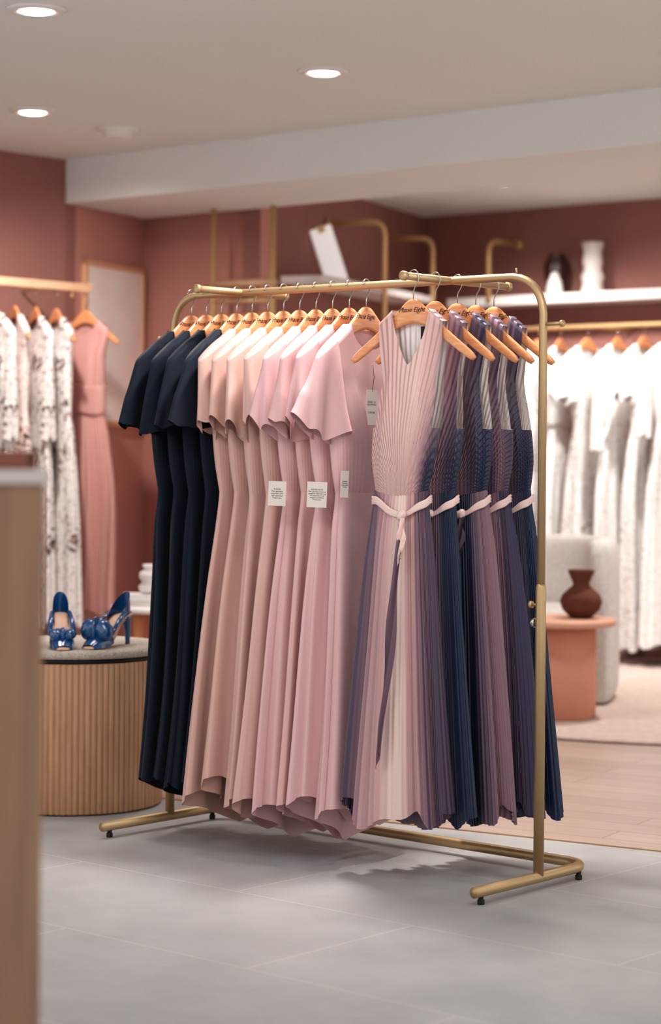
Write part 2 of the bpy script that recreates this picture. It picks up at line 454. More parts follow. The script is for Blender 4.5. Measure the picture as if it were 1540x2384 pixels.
# ------------------------------------------------------------------ dress generator
def sg_pow(v, p): return math.copysign(abs(v)**p, v)
def body(prof, ztop, zw, hem, wtop, nth=96, rb=18, rs=40, amp=.012, ks=(7, 11, 4), seed=0, pleats=0, pamp=.004, arm_z=None, neck=.085, blous=.006, lean=0, dx=0, colf=None, colb=None, gather=0, lens=.75, zwc=0, sway=0):
    rnd = random.Random(seed)
    ph = [rnd.uniform(0, 6.28) for _ in range(6)]
    pw = curve_fn([(p[0], p[1]) for p in prof]); pd = curve_fn([(p[0], p[2]) for p in prof])
    cols = ([], [])
    zmin = min(p[0] for p in prof)
    jit = [rnd.uniform(-.13, .13) for _ in range(max(1, pleats)+1)]
    def fold(th, g):
        f = math.sin(ks[0]*th+ph[0]+.5*g)*.6+math.sin(ks[1]*th+ph[1]-.7*g)*.4+math.sin(ks[2]*th+ph[2])*.35
        # sharpen crests the way hanging cloth does
        return math.copysign(abs(f)**.85, f)
    VB = []; VS = []
    for j in range(rb+1):
        f = j/rb
        for i in range(nth):
            th = 2*math.pi*i/nth; c, s = math.cos(th), math.sin(th)
            xr, yr = sg_pow(c, .8), sg_pow(s, .22+.53*min(1, f*2.2))
            zt = ztop(xr*wtop, s < 0)
            zwl = zw-zwc*(1-xr*xr)*(s < 0)
            z = zt+(zwl-zt)*f
            wv, dv = pw(z), pd(z)
            g = max(0, (f-.35)/.65)
            bl = blous*math.sin(math.pi*min(1, g))**.7 if g > 0 else 0
            ff = fold(th*1, g)*amp*.22*math.sin(math.pi*f)
            sm = max(0, (f-.25)/.75)
            if gather: ff += gather*math.sin(th*46+f*3)*f**2*(abs(s) > .2)
            x = xr*wv+c*(bl*.8+ff)+dx*sm*sm*(3-2*sm); y = yr*dv+s*(bl+ff)*1.0
            VB.append((x, y, z)); cols[0].append(xr)
    for j in range(rs+1):
        f = j/rs
        for i in range(nth):
            th = 2*math.pi*i/nth; c, s = math.cos(th), math.sin(th)
            xr, yr = sg_pow(c, .8), sg_pow(s, .75+(lens-.75)*min(1, f*1.5))
            zh = hem(xr, th)
            zwl = zw-zwc*(1-xr*xr)*(s < 0)
            z = zwl+(zh-zwl)*f
            wv, dv = pw(max(z, zmin)), pd(max(z, zmin))
            g = f
            a = amp*(g**.7)
            ff = fold(th, g)*a
            cj = 0
            if pleats:
                q = (th*pleats/(2*math.pi)) % 1; tri = abs(q*2-1)*2-1
                ff += tri*pamp*(.45+.55*g)
                cj = jit[int(th*pleats/(2*math.pi)) % pleats]
            sw = sway*math.sin(3.2*g+ph[3]+xr)*g
            x = xr*wv+c*ff*1.1+lean*g*(2-g)*.999+dx+sw; y = yr*dv+(s+.25*math.copysign(1, s)*(abs(s) > .2))*ff
            VS.append((x, y, z)); cols[1].append(max(-1, min(1, xr+cj*(s < 0))))
    def faces(rows, V, bod):
        F = []
        for j in range(rows):
            for i in range(nth):
                i2 = (i+1) % nth
                if bod and arm_z is not None:
                    zc = V[j*nth+i][2]
                    if abs(math.cos(2*math.pi*(i+.5)/nth)) > .9 and zc > arm_z: continue
                F.append((j*nth+i, (j+1)*nth+i, (j+1)*nth+i2, j*nth+i2))
        return F
    FB = faces(rb, VB, True); FS = faces(rs, VS, False)
    half = nth//2
    for i in range(0, half):
        xa = abs(VB[i][0]); xb = abs(VB[i+1][0])
        if min(xa, xb) > neck:
            if arm_z is not None and abs(math.cos(2*math.pi*(i+.5)/nth)) > .9: continue
            ia, ib, ic, id_ = i, i+1, (nth-i-1) % nth, (nth-i) % nth
            q = []
            for k in (ia, ib, ic, id_):
                if k not in q: q.append(k)
            if len(q) > 2: FB.append(tuple(q))
    def mk(nm, V, F, cs, cf):
        me = mesh(nm, V, F)
        if cf:
            ca = me.color_attributes.new('Col', 'FLOAT_COLOR', 'POINT')
            for k, xr in enumerate(cs):
                ca.data[k].color = cf(xr, V[k][2], V[k][1])
        return me
    return mk('bodice', VB, FB, cols[0], colb or colf), mk('skirt', VS, FS, cols[1], colf)

def sleeve(side, top=(.178, 1.470), bot=(.20, 1.232), hx=(.050, .10), hy=(.0145, .030), ruf=.012, k=5, seed=0, slope0=-.75, slope1=.22, n=72, rows=20, p=.85, zr=1.0):
    rnd = random.Random(seed); ph = rnd.uniform(0, 6.28); ph2 = rnd.uniform(0, 6.28)
    V = []; F = []
    for j in range(rows+1):
        f = j/rows; e = f**p
        cx = top[0]+(bot[0]-top[0])*f; cz = top[1]+(bot[1]-top[1])*f
        wx = hx[0]+(hx[1]-hx[0])*e; wy = hy[0]+(hy[1]-hy[0])*f**.8
        sl = slope0+(slope1-slope0)*min(1, f*1.5)**.8
        for i in range(n):
            th = 2*math.pi*i/n; c, s = math.cos(th), math.sin(th)
            rf = ruf*f**1.4*(math.sin(k*th+ph)+.5*math.sin((k+3)*th+ph2+f))
            x = cx+c*wx+c*rf*.9; y = s*wy+s*rf*1.3
            z = cz+(x-cx)*sl + zr*rf*f**2
            V.append((side*x, y, z))
    for j in range(rows):
        for i in range(n):
            i2 = (i+1) % n
            q = (j*n+i, (j+1)*n+i, (j+1)*n+i2, j*n+i2)
            F.append(q if side > 0 else q[::-1])
    F.append(tuple(range(n)) if side > 0 else tuple(range(n))[::-1])
    return V, F

# ---- flutter-sleeve dresses on the long rail
PROF = [(1.56, .190, .0125), (1.44, .188, .0145), (1.36, .170, .021), (1.25, .152, .024), (1.13, .138, .022), (1.05, .131, .020), (.95, .143, .024), (.75, .165, .028), (.4, .200, .034), (.08, .240, .040)]
def ztopA(x, front):
    a = abs(x)
    if a < .085:
        k = math.sqrt(max(0, 1-(a/.085)**2)); return h_top(.085)-.06+RZ+.008-(.075 if front else .02)*k
    return h_top(min(a, .22))-.06+RZ+.008
ANG_R = math.radians(49)
SP = .064; S0 = .62
cols = [M_pink, M_pink, M_pink2, M_pink, M_blush, M_blush, M_blush2, M_blush2, M_navy, M_navy, M_navy, M_navy]
info = {id(M_pink): 'pale pink', id(M_pink2): 'rose pink', id(M_blush): 'blush', id(M_blush2): 'nude blush', id(M_navy): 'dark navy'}
rail_dresses = []
for i in range(12):
    s = S0+SP*i
    loc = R0+r*s
    rnd = random.Random(40+i)
    navy = cols[i] is M_navy
    hz = rnd.uniform(.085, .125)+(.06 if navy else 0)
    kx = rnd.uniform(-.012, .012)+[-.035, .012, .0, .012, .016, .0, .02, .028, -.005, -.012, -.022, -.030][i]
    pp = rnd.uniform(-.5, .5); ed = rnd.uniform(.06, .115)
    def hem(xr, th, hz=hz, pp=pp, navy=navy, ed=ed):
        sn = math.sin(th)
        if navy: return hz+.03*abs(xr)-.03*max(0, sn)**.6+.010*math.sin(3*th+pp)
        # straight side points, back panel hanging lower than the front
        return hz+ed*abs(xr)**1.1-.055*max(0, sn)**.7+.016*math.sin(3*th+2+pp)
    rot = ANG_R+math.radians(rnd.uniform(-3.5, 3.5))
    prof = [(p[0], p[1]+(kx*(1 if p[0] < .6 else .5) if p[0] < .9 else 0), p[2]*(1.15 if i == 0 else 1)) for p in PROF]
    bme, sme = body(prof, ztopA, 1.05+rnd.uniform(-.008, .008), hem, .190, nth=168, amp=rnd.uniform(.015, .021), ks=((5, 8, 2), (4, 9, 3), (6, 7, 2))[i % 3], seed=100+i, lean=-rnd.uniform(-.004, .010), blous=.012, gather=.0008, lens=.95, sway=.006)
    d = obj('evening_dress', None, loc=loc, rot=rot, label='%s crepe maxi dress with flutter sleeves on a wooden hanger' % info[id(cols[i])], cat='dress', group='flutter sleeve dresses on the long rail')
    bme.materials.append(cols[i]); sme.materials.append(cols[i])
    obj('bodice', bme, d); obj('skirt', sme, d)
    bx, bw = (.193, .092) if i == 0 else ((.178, .082) if i < 4 else ((.164, .072) if i < 8 else (.190, .090)))
    for sd in (-1, 1):
        v, f = sleeve(sd, hx=(.050, bw), hy=(.0145, .040 if i == 0 else .030), seed=7*i+sd, ruf=.019 if i == 0 else (.007 if navy else rnd.uniform(.013, .019)), bot=(bx+rnd.uniform(-.008, .008), 1.226+rnd.uniform(-.018, .016)), k=2+i % 2, slope1=.10 if navy else rnd.uniform(.22, .42), p=1.0)
        obj('sleeve', mesh('sleeve', v, f, cols[i]), d)
    rail_dresses.append(d)
    hanger(loc+Vector((0, 0, RZ)), rot, group='wooden hangers on the gold rack')

# swing tags
def tag(parent, x, y, z, w_, h_, lrot, lines, size, hole=True, string=0):
    T = obj('swing_tag', None, parent, loc=(x, y, z), rot=(0, math.radians(2), lrot), )
    T['label'] = 'small white card tag with printed lines'
    part('card', bbox(-w_/2, w_/2, -.0006, .0006, -h_, 0, .0002), M_card, T, smooth=False)
    me = text_mesh(lines, size, M_ink, space=1.0)
    obj('printed_text', me, T, loc=(0, -.0009, -h_*.5), rot=(math.pi/2, 0, 0))
    if string:
        part('string', sweep([(0, 0, -.006), (.004, .0, string*.5), (0, .004, string)], .0008, 6), M_ink, T)
tag(rail_dresses[1], -.185, -.044, 1.083, .056, .072, -ANG_R, 'PLEASE NOTE\nThis garment must be\nreturned with the tag\nstill attached in its\noriginal condition\nThank you', .0056)
tag(rail_dresses[3], -.21, -.040, 1.083, .050, .070, -ANG_R, 'PLEASE\nThis garment\nreturned with\nstill attached\nThank you', .0062)
tag(rail_dresses[0], -.155, -.047, 1.115, .026, .075, -ANG_R+.5, 'PLEASE\nThis item\nmust keep\nits tag', .005)
tag(rail_dresses[0], -.03, -.046, 1.345, .034, .10, -ANG_R+.1, 'SIZE 12\nGOWN\n\n\n129.00', .0075, string=.07)

# ---- pleated ombre dresses on the cross arm
PP = [(1.56, .116, .014), (1.47, .116, .017), (1.36, .099, .028), (1.25, .100, .030), (1.15, .095, .028), (1.06, .085, .026), (.9, .104, .034), (.6, .132, .036), (.12, .172, .042)]
NK = .062
def ztopB(x, front):
    a = abs(x)
    if a < NK:
        k = (1-(a/NK)**1.4); return h_top(NK)-.06+RZ+.010-(.150 if front else .035)*max(0, k)**.75
    return h_top(min(a, .22))-.06+RZ+.010
def lin(stops, low=None):
    st = [(p, hexc(c)) for p, c in stops]
    st2 = [(p, hexc(c)) for p, c in low] if low else None
    def ev(st, x):
        if x <= st[0][0]: return st[0][1]
        for (a, ca), (b_, cb) in zip(st, st[1:]):
            if x <= b_:
                k = (x-a)/(b_-a); return tuple(ca[q]+(cb[q]-ca[q])*k for q in range(4))
        return st[-1][1]
    def f(x, z, y):
        if y > .004: x = abs(x)*.1+.9
        c = ev(st, x)
        if st2:
            k = max(0, min(1, (1.34-z)/.20)); c2 = ev(st2, x)
            c = tuple(c[q]+(c2[q]-c[q])*k for q in range(4))
        return c
    return f
NV, PL, MV, PK, CR = '#1e2a47', '#504257', '#91707b', '#caa3a4', '#e5cbc2'
pal = [
    [(-1, PL), (-.8, MV), (-.5, '#a98489'), (-.2, PK), (.1, CR), (.38, CR), (.58, PK), (.78, MV), (1, PL)],
    [(-1, MV), (-.2, PK), (.2, MV), (.55, PL), (.85, NV), (1, NV)],
    [(-1, NV), (-.3, PL), (.1, NV), (.4, NV), (.65, PL), (.9, MV), (1, MV)],
    [(-1, NV), (-.3, MV), (.3, PL), (.65, MV), (.9, PL), (1, '#3a2f50')],
    [(-1, MV), (-.3, PL), (.2, PL), (.55, PL), (.85, NV), (1, NV)],
]
P1, P2 = '#dcb6b0', '#d3aaa6'
palb = [
    ([(-1, PK), (-.8, P2), (-.3, P1), (.3, '#e2beb6'), (.8, P2), (1, MV)], [(-1, PK), (-.8, P2), (-.3, P1), (.4, '#dcb6b0'), (.66, PK), (.8, MV), (.9, PL), (1, NV)]),
    ([(-1, MV), (.2, PK), (.8, MV), (1, PL)], [(-1, MV), (.1, PK), (.5, MV), (.75, PL), (1, NV)]),
    ([(-1, PK), (.2, MV), (.8, PL), (1, NV)], [(-1, NV), (.2, MV), (.6, PL), (.9, NV), (1, NV)]),
    ([(-1, NV), (.2, MV), (.7, MV), (1, PL)], [(-1, NV), (.2, MV), (.6, PL), (.85, MV), (1, PL)]),
    ([(-1, MV), (.2, MV), (.8, PL), (1, PL)], [(-1, MV), (.2, MV), (.65, PL), (.95, NV), (1, NV)]),
]
ts = [-.165, -.070, .03, .115, .200]
ANG_P = math.radians(-41)
DXW = [-.034, -.012, .018, .03, .042]
LEANS = [-.012, -.004, .012, .012, .012]
M_tail = mat('mauve_satin', '#6d5361', .45)
for i, tt in enumerate(ts):
    loc = R0+r*.314+t*tt
    rnd = random.Random(9+i)
    rot = ANG_P+math.radians([2, -1, 1, -2, 1][i])
    hz = .160+.01*rnd.random()
    def hem(xr, th, hz=hz, i=i):
        return hz+.02*abs(xr)**2+.022*math.sin(4*th+i*1.3)+.009*math.sin(11*th)
    npl = 72
    prof = [(p[0], p[1]*(1 if p[0] > 1 else [.97, .98, 1, 1, 1.02][i]), p[2]) for p in PP]
    bme, sme = body(prof, ztopB, 1.065, hem, .116, nth=npl*4, rb=24, rs=34, amp=.025, ks=(5, 9, 3), seed=300+i, pleats=npl, pamp=.0034, arm_z=1.25, neck=NK, blous=.008, colf=lin(pal[i]), colb=lin(*palb[i]), lean=LEANS[i], dx=DXW[i], gather=.0013, zwc=.014, sway=.005)
    bme.materials.append(M_pb); sme.materials.append(M_ps)
    d = obj('pleated_dress', None, loc=loc, rot=rot, label=['sleeveless pleated dress fading blush to plum, tie belt knotted', 'sleeveless pleated dress in mauve and navy with blush belt', 'sleeveless pleated dress in navy and mauve with blush belt', 'sleeveless pleated dress in mauve and plum with blush belt', 'sleeveless pleated dress in plum and navy with blush belt'][i], cat='dress', group='pleated dresses on the cross arm')
    obj('bodice', bme, d); obj('skirt', sme, d)
    # belt: flat satin sash sagging to the knot
    V = []; F = []; nb_ = 96
    for k in range(nb_):
        th = 2*math.pi*k/nb_; c, s = math.cos(th), math.sin(th)
        wv, dv = .096, .0390
        kx_ = (c-.35)
        zc = 1.040-.042*max(0, -s)**.6*math.exp(-kx_*kx_*(1.6 if c < .35 else 3))+.003*math.sin(5*th)
        for q, (dz, ex) in enumerate(((.0115, -.003), (.009, .0005), (.004, -.0012), (-.001, .001), (-.005, -.0010), (-.009, .001), (-.0115, -.003))):
            V.append(((wv+ex)*sg_pow(c, .85)+DXW[i], (dv+ex)*sg_pow(s, .8), zc+dz*(1-.45*math.exp(-kx_*kx_*9)*max(0, -s))))
    for k in range(nb_):
        k2 = (k+1) % nb_
        for q in range(6): F.append((k*7+q, k*7+q+1, k2*7+q+1, k2*7+q))
    obj('tie_belt', mesh('tie_belt', V, F, M_belt), d)
    kx0 = .034+DXW[i]
    kn = lathe([(.001, -.017), (.008, -.014), (.012, -.004), (.011, .006), (.007, .014), (.001, .017)], 24, mod=lambda a, z: 1+.14*math.sin(5*a+z*120))
    kn = xf(kn, Matrix.Translation((kx0, -.045, .998)) @ Matrix.Rotation(.6, 4, 'Y'))
    part('belt_knot', kn, M_belt, d)
    def ribbon(path, w0, w1, m, nm, tw=0):
        V = []; F = []; n = 60
        px = curve_fn([(p[2], p[0]) for p in path]); py = curve_fn([(p[2], p[1]) for p in path])
        za = path[0][2]; zb = path[-1][2]
        for k in range(n+1):
            f = k/n; z = za+(zb-za)*f; ww = w0+(w1-w0)*f**.6; an = tw*math.sin(f*5)
            for q in range(9):
                e = (q-4)/4
                V.append((px(z)+e*ww*math.cos(an)*(1+.12*math.sin(f*17)), py(z)+e*ww*math.sin(an)-.006*math.cos(e*4+f*9), z+.03*e*(f > .985)))
        for k in range(n):
            for q in range(8): F.append((k*9+q, (k+1)*9+q, (k+1)*9+q+1, k*9+q+1))
        obj(nm, mesh(nm, V, F, m), d)
    if i == 0:
        ribbon([(kx0, -.046, 1.0), (kx0+.004, -.066, .9), (kx0-.002, -.076, .75), (kx0-.010, -.084, .6), (kx0-.028, -.090, .45), (kx0-.034, -.094, .34)], .007, .015, M_tail, 'belt_tail', .5)
        part('neck_label', bbox(.018, .046, .010, .012, 1.475, 1.510, .0004), M_black, d, smooth=False)
    ribbon([(kx0+.004, -.048, 1.0), (kx0+.012, -.060, .95), (kx0+.010, -.066, .88)], .006, .012, M_belt if i < 1 else M_plum, 'belt_tail', .5)
    hanger(loc+Vector((0, 0, RZ)), rot, group='wooden hangers on the gold rack', sx=.94, tx=-.002 if i == 0 else .012)

# ------------------------------------------------------------------ shop fittings
def S(u, v, Y):
    """world point seen at photo pixel (u,v) for a surveyed distance Y"""
    du, dv = u-770, v-1050; th = math.radians(.5)
    du, dv = du+dv*th, dv-du*th
    return Vector((du/FPX*Y, Y, CAMH-dv/FPX*Y))

# fluted oval display plinth
M_oak = mat('fluted_oak', '#c69c7b', .5, 0, stretch=(14, 14, 1.5), vscale=4, col2='#b48868')
M_boucle = mat('speckled_boucle', '#cdc2b7', .95, 0, bump=1.0, bscale=160, vscale=150, col2='#a89b90')
pl = obj('display_plinth', None, loc=(-.85, 7.12, 0), label='round fluted oak display plinth with speckled fabric top', cat='plinth')
NF = 96
part('fluted_drum', lathe([(.297, .004), (.301, .01), (.301, .478), (.297, .484)], NF*8, mod=lambda a, z: .978+.022*abs(math.sin(a*NF/2))**.6), M_oak, pl)
part('rim_band', lathe([(.28, .482), (.294, .484), (.294, .497), (.28, .499)], 64), M_black, pl)
part('plinth_top', lathe([(.28, .497), (.300, .499), (.308, .508), (.306, .520), (.296, .527), (.26, .528)], 80), M_boucle, pl)

# blue satin heeled sandals (a pair)
M_satin = mat('blue_satin', '#114d80', .24, 0, bump=.25, bscale=25, spec=.8, coat=.4)
M_nude = mat('nude_leather', '#dcb39b', .5)
def puff(cx, cy, cz, ax, ay, az, rot=0, rid=0):
    v, f = lathe([(max(.001, math.sin(math.pi*k/12)), -math.cos(math.pi*k/12)) for k in range(13)], 28, mod=lambda a, z: 1+rid*math.sin(z*16+a))
    M_ = Matrix.Translation((cx, cy, cz)) @ Matrix.Rotation(rot, 4, 'Y') @ Matrix.Diagonal((ax, ay, az, 1))
    return xf((v, f), M_)
V = []; F = []
n = 36
def shoe_z(f): return .006+.088*(1/(1+math.exp(-(f-.55)*11)))
def shoe_w(f): return .037*(1-.38*f)*(math.sin(math.pi*.5*min(1, (f*.62+.02)/.3)))**.42
for k in range(n+1):
    f = k/n; y = -.125+.225*f
    z = shoe_z(f); wd = max(.004, shoe_w(f)) if f < .97 else shoe_w(f)*.75
    for x, dz in ((-wd, 0), (-wd*.5, .002), (0, .0025), (wd*.5, .002), (wd, 0), (wd, -.005), (-wd, -.005)):
        V.append((x, y, z+dz))
for k in range(n):
    for q in range(7): q2 = (q+1) % 7; F.append((k*7+q, (k+1)*7+q, (k+1)*7+q2, k*7+q2))
F.append(tuple(range(7))); F.append(tuple(n*7+q for q in range(7))[::-1])
sole_me = mesh('sole', V, F, M_nude)
heel_me = mesh('heel', *sweep([(0, .084, .092), (0, .092, .070), (0, .098, .035), (0, .099, .006), (0, .099, 0)], [.021, .014, .0085, .0070, .0075], 14), M_satin)
V = []; F = []
nc = 24; nr = 6
for q in range(nr+1):
    g = q/nr
    for k in range(nc+1):
        a = math.radians(-125+250*k/nc); e = abs(a)/math.radians(125)
        hgt = .054*(1-e**2.2)+.012
        V.append(((.027-.004*g)*math.sin(a), .060+(.040-.003*g)*math.cos(a)-.030*e*e, .090-.030*e**2+g*hgt))
for q in range(nr):
    for k in range(nc): F.append((q*(nc+1)+k, q*(nc+1)+k+1, (q+1)*(nc+1)+k+1, (q+1)*(nc+1)+k))
ctr_me = mesh('counter', V, F, M_satin)
strap_me = mesh('strap', *merge(sweep([(-.024, .045, .100), (-.031, .0, .080), (-.036, -.05, .040)], .0045, 8, flat=1.6), sweep([(.024, .045, .100), (.031, .0, .080), (.036, -.05, .040)], .0045, 8, flat=1.6)), M_satin)
V = []; F = []; na = 20; nl = 14
for j in range(nl+1):
    f = j/nl; y = -.122+.085*f; sfr = (y+.125)/.225
    ww = max(.004, shoe_w(sfr))+.004; hh = .012+.032*math.sin(math.pi*.5*min(1, f*1.25))
    for k in range(na+1):
        a = math.pi*k/na
        rid = 1+.05*math.sin(a*9+f*8)
        V.append((ww*math.cos(a)*rid, y+.006*math.sin(a), shoe_z(sfr)-.004+hh*max(0, math.sin(a))**.8*rid))
for j in range(nl):
    for k in range(na): F.append((j*(na+1)+k, j*(na+1)+k+1, (j+1)*(na+1)+k+1, (j+1)*(na+1)+k))
vamp_me = mesh('vamp', V, F, M_satin)
def knot(sx, sz, dz=0):
    return mesh('knot', *merge(puff(-.019*sx, -.074, .040+dz, .023*sx, .024, .015*sz, .5, .07), puff(.019*sx, -.074, .040+dz, .023*sx, .024, .015*sz, -.5, .07), puff(0, -.080, .041+dz, .009*sx, .020, .018*sz, 0, .08)), M_satin)
for loc_, rt, lb, kn_ in (((-.868, 6.96, .528), 10, 'blue satin slingback heel with knotted toe facing forward, on plinth', knot(1.0, 1.1)), ((-.712, 6.985, .528), -26, 'blue satin slingback heel with large knotted bow turned sideways, on plinth', knot(1.25, 2.2, .014))):
    sh = obj('heeled_sandal', None, loc=loc_, rot=math.radians(rt), label=lb, cat='shoe', group='pair of blue satin shoes')
    sh.scale = (1.1, 1.1, 1.1)
    for nm, me in (('sole', sole_me), ('heel', heel_me), ('heel_counter', ctr_me), ('side_strap', strap_me), ('toe_vamp', vamp_me), ('toe_knot', kn_)):
        obj(nm, me, sh)

# counter close to the lens
M_ply = mat('counter_oak', '#86674f', .5, 0, stretch=(10, 10, .8), vscale=3, col2='#6e523d')
ct = obj('counter', None, loc=(-.397, 3.0, 0), rot=math.radians(11), label='brown oak service counter with pale grey top', cat='counter')
part('cabinet_body', bbox(-1.3, -.003, 0, .55, 0, 1.120, .004), M_ply, ct, smooth=False)
part('countertop', bbox(-1.3, .004, -.008, .56, 1.120, 1.140, .003), mat('counter_top_white', '#aaa09b', .5), ct, smooth=False)
M_choc = mat('brown_board', '#7c4b3c', .6)
obj('menu_tray', mesh('tray', *merge(bbox(-.30, 0, 0, .22, 0, .006, .002), bbox(-.30, -.285, 0, .22, .004, .026, .002), bbox(-.015, 0, 0, .22, .004, .026, .002), bbox(-.30, 0, 0, .012, .004, .026, .002), bbox(-.30, 0, .208, .22, .004, .026, .002)), M_choc, False), loc=(-.417, 3.05, 1.140), rot=math.radians(11), label='low brown tray lying on the counter', cat='tray')

# picture on side wall
M_art = mat('art_paper', '#fbf4ef', .8, 0, vscale=4, col2='#f5e8e0')
M_fr = mat('frame_oak', '#e0ac88', .5)
pdirn = (PW1-PW0).normalized()
ang = math.atan2(pdirn.y, pdirn.x)
pf = obj('picture_frame', None, loc=PW0+pdirn*.06+Vector((pdirn.y, -pdirn.x, 0))*.002, rot=ang, label='framed pale abstract line print on the rose wall', cat='picture')
FW = .66
part('frame', merge(bbox(0, FW, -.03, 0, 2.115, 2.14, .002), bbox(0, FW, -.03, 0, 1.29, 1.315, .002), bbox(0, .022, -.03, 0, 1.29, 2.14, .002), bbox(FW-.022, FW, -.03, 0, 1.29, 2.14, .002)), M_fr, pf, smooth=False)
part('print', bbox(.02, FW-.02, -.022, -.004, 1.31, 2.12, .001), M_art, pf, smooth=False)
M_line = mat('art_line', '#ecdcd2', .8)
part('drawn_line', merge(sweep([(.1, -.022, 1.4), (.2, -.022, 1.55), (.42, -.022, 1.6), (.5, -.022, 1.8), (.35, -.022, 1.95), (.2, -.022, 1.9), (.16, -.022, 1.7), (.3, -.022, 1.45)], .002, 6)), M_line, pf)

# side wooden rail with floral dresses
M_rail = mat('rail_oak', '#d8b294', .45, 0, stretch=(3, 20, 20), vscale=4, col2='#c79d7c')
rb_ = Vector((-1.18, 10.48, 0)); ll = 1.7; ra = rb_-t*ll; wd = t.copy(); al = math.atan2(wd.y, wd.x)
wr = obj('wall_rail', None, loc=ra, rot=al, label='pale oak garment rail on brackets at the dark wall', cat='clothes rail')
part('rail_bar', bbox(0, ll, -.018, .018, 1.932, 1.972, .004), M_rail, wr, smooth=False)
for xx in (.25, ll-.12):
    part('bracket', sweep([(xx, 0, 1.95), (xx, .36, 1.95)], .007), M_brass2, wr)
    part('bracket', sweep([(xx, 0, 1.935), (xx, 0, 1.90)], .007), M_brass2, wr)
def long_prof(top, hemz, sh=.19, wa=.13, hm=.24):
    return [(top, sh, .012), (top-.10, sh-.004, .016), (top-.2, sh-.03, .03), (top-.45, wa, .03), (top-.6, wa+.03, .036), (top-.9, wa+.07, .04), (hemz, hm, .05)]
def bg_dress(loc, rot, railz, m, hemz, label, group, long_sleeve=True, kind=0, seed=0, name='evening_dress', hm=.24, cat='dress', amp=.02, sh=.19, belt=None, wa=.13, pleats=0):
    def ztop(x, front):
        a = abs(x)
        if a < .08:
            k = math.sqrt(max(0, 1-(a/.08)**2)); return h_top(.08)-.06+railz+.008-(.07 if front else .02)*k
        return h_top(min(a, .22))-.06+railz+.008
    top = railz-.09
    hem = lambda xr, th: hemz+.012*math.sin(5*th+seed)
    bme, sme = body(long_prof(top, hemz, hm=hm, sh=sh, wa=wa), ztop, top-.47, hem, sh-.002, nth=(pleats*4 or 100), rb=14, rs=26, amp=amp, ks=(7, 11, 4), seed=seed, pleats=pleats, pamp=.008 if pleats else 0, gather=.004 if pleats else 0)
    bme.materials.append(m); sme.materials.append(m)
    d = obj(name, None, loc=loc, rot=rot, label=label, cat=cat, group=group)
    obj('bodice', bme, d); obj('skirt', sme, d)
    if belt:
        V = []; F = []; nb_ = 48
        for k in range(nb_):
            th = 2*math.pi*k/nb_; c, s = math.cos(th), math.sin(th)
            for q in range(13):
                e = (q-6)/6
                V.append(((wa+.012+.005*(q % 2))*sg_pow(c, .85), (.042+.007*(q % 2))*sg_pow(s, .8), top-.40+e*.07+.012*math.sin(2*th)))
        for k in range(nb_):
            k2 = (k+1) % nb_
            for q in range(12): F.append((k*13+q, k*13+q+1, k2*13+q+1, k2*13+q))
        obj('waist_sash', mesh('waist_sash', V, F, belt), d)
    if long_sleeve:
        for sd in (-1, 1):
            if kind == 0: v, f = sleeve(sd, top=(.178, railz-.168), bot=(.225, railz-.62), hx=(.05, .05), hy=(.015, .035), ruf=.008, seed=seed+sd, slope1=.2)
            elif kind == 1: v, f = sleeve(sd, top=(.178, railz-.168), bot=(.205, railz-.42), hx=(.05, .09), hy=(.015, .04), ruf=.02, seed=seed+sd)
            else: v, f = sleeve(sd, top=(.178, railz-.168), bot=(.20, railz-.70), hx=(.05, .036), hy=(.015, .03), ruf=.006, seed=seed+sd)
            obj('sleeve', mesh('sleeve', v, f, m), d)
    hanger(Vector(loc)+Vector((0, 0, railz)), rot, text=False, group='wooden hangers on the '+group.split(' on the ')[-1])
    return d
fl_ms = [M_floral2, M_floral, M_floral, M_floral2, M_floral, M_floral]
for k, sx in enumerate((.87, .74, .61, .48, .35, .22)):
    bg_dress(rb_-wd*sx, math.radians(-60+random.Random(k).uniform(-5, 5)), 1.905, fl_ms[k], .34, 'long sleeved %s floral sequin maxi dress on wooden hanger' % ('pink' if fl_ms[k] is M_floral2 else 'ivory'), 'floral dresses on the oak wall rail', seed=60+k, hm=.25, wa=.165, kind=2, amp=.016, long_sleeve=k % 2 == 0)
bg_dress(rb_-wd*.03, math.radians(-36), 1.905, M_dusty, .38, 'dusty pink pleated sleeveless maxi dress with gathered waist', 'floral dresses on the oak wall rail', long_sleeve=False, seed=77, hm=.17, sh=.15, belt=M_dusty, wa=.115, pleats=34)

# small side table, books and vase near the side wall
M_tan = mat('tan_wood', '#c4805a', .5)
M_cer = mat('white_ceramic', '#e3dbd5', .4)
tx = S(330, 1420, 9.2)
st = obj('side_table', None, loc=(tx.x+.12, 9.2, 0), label='low tan wooden side table', cat='side table')
part('tabletop', lathe([(.24, .48), (.25, .485), (.25, .50), (.24, .505)], 48), M_white, st)
for a in (45, 135, 225, 315):
    part('leg', sweep([(.17*math.cos(math.radians(a)), .17*math.sin(math.radians(a)), .48), (.19*math.cos(math.radians(a)), .19*math.sin(math.radians(a)), 0)], [.026, .018], 14), M_tan, st)
for k in range(2):
    obj('book', mesh('book', *merge(bbox(-.12+.01*k, .10, -.08, .08, 0, .003, .001), bbox(-.118+.01*k, .096, -.076, .078, .003, .022, .001), bbox(-.12+.01*k, .10, -.08, .08, .022, .025, .001)), M_white if k else M_card, False), loc=(tx.x+.04, 9.15, .505+k*.0255), rot=.1*k, label='white book stacked on the tan side table', cat='book', group='books on the side table')
obj('vase', mesh('vase', *lathe([(.03, 0), (.055, .01), (.06, .03), (.045, .05), (.058, .07), (.055, .09), (.035, .105), (.045, .12), (.04, .125)], 36), M_cer), loc=(tx.x+.05, 9.15, .556), label='small white ribbed ceramic vase on stacked books', cat='vase')

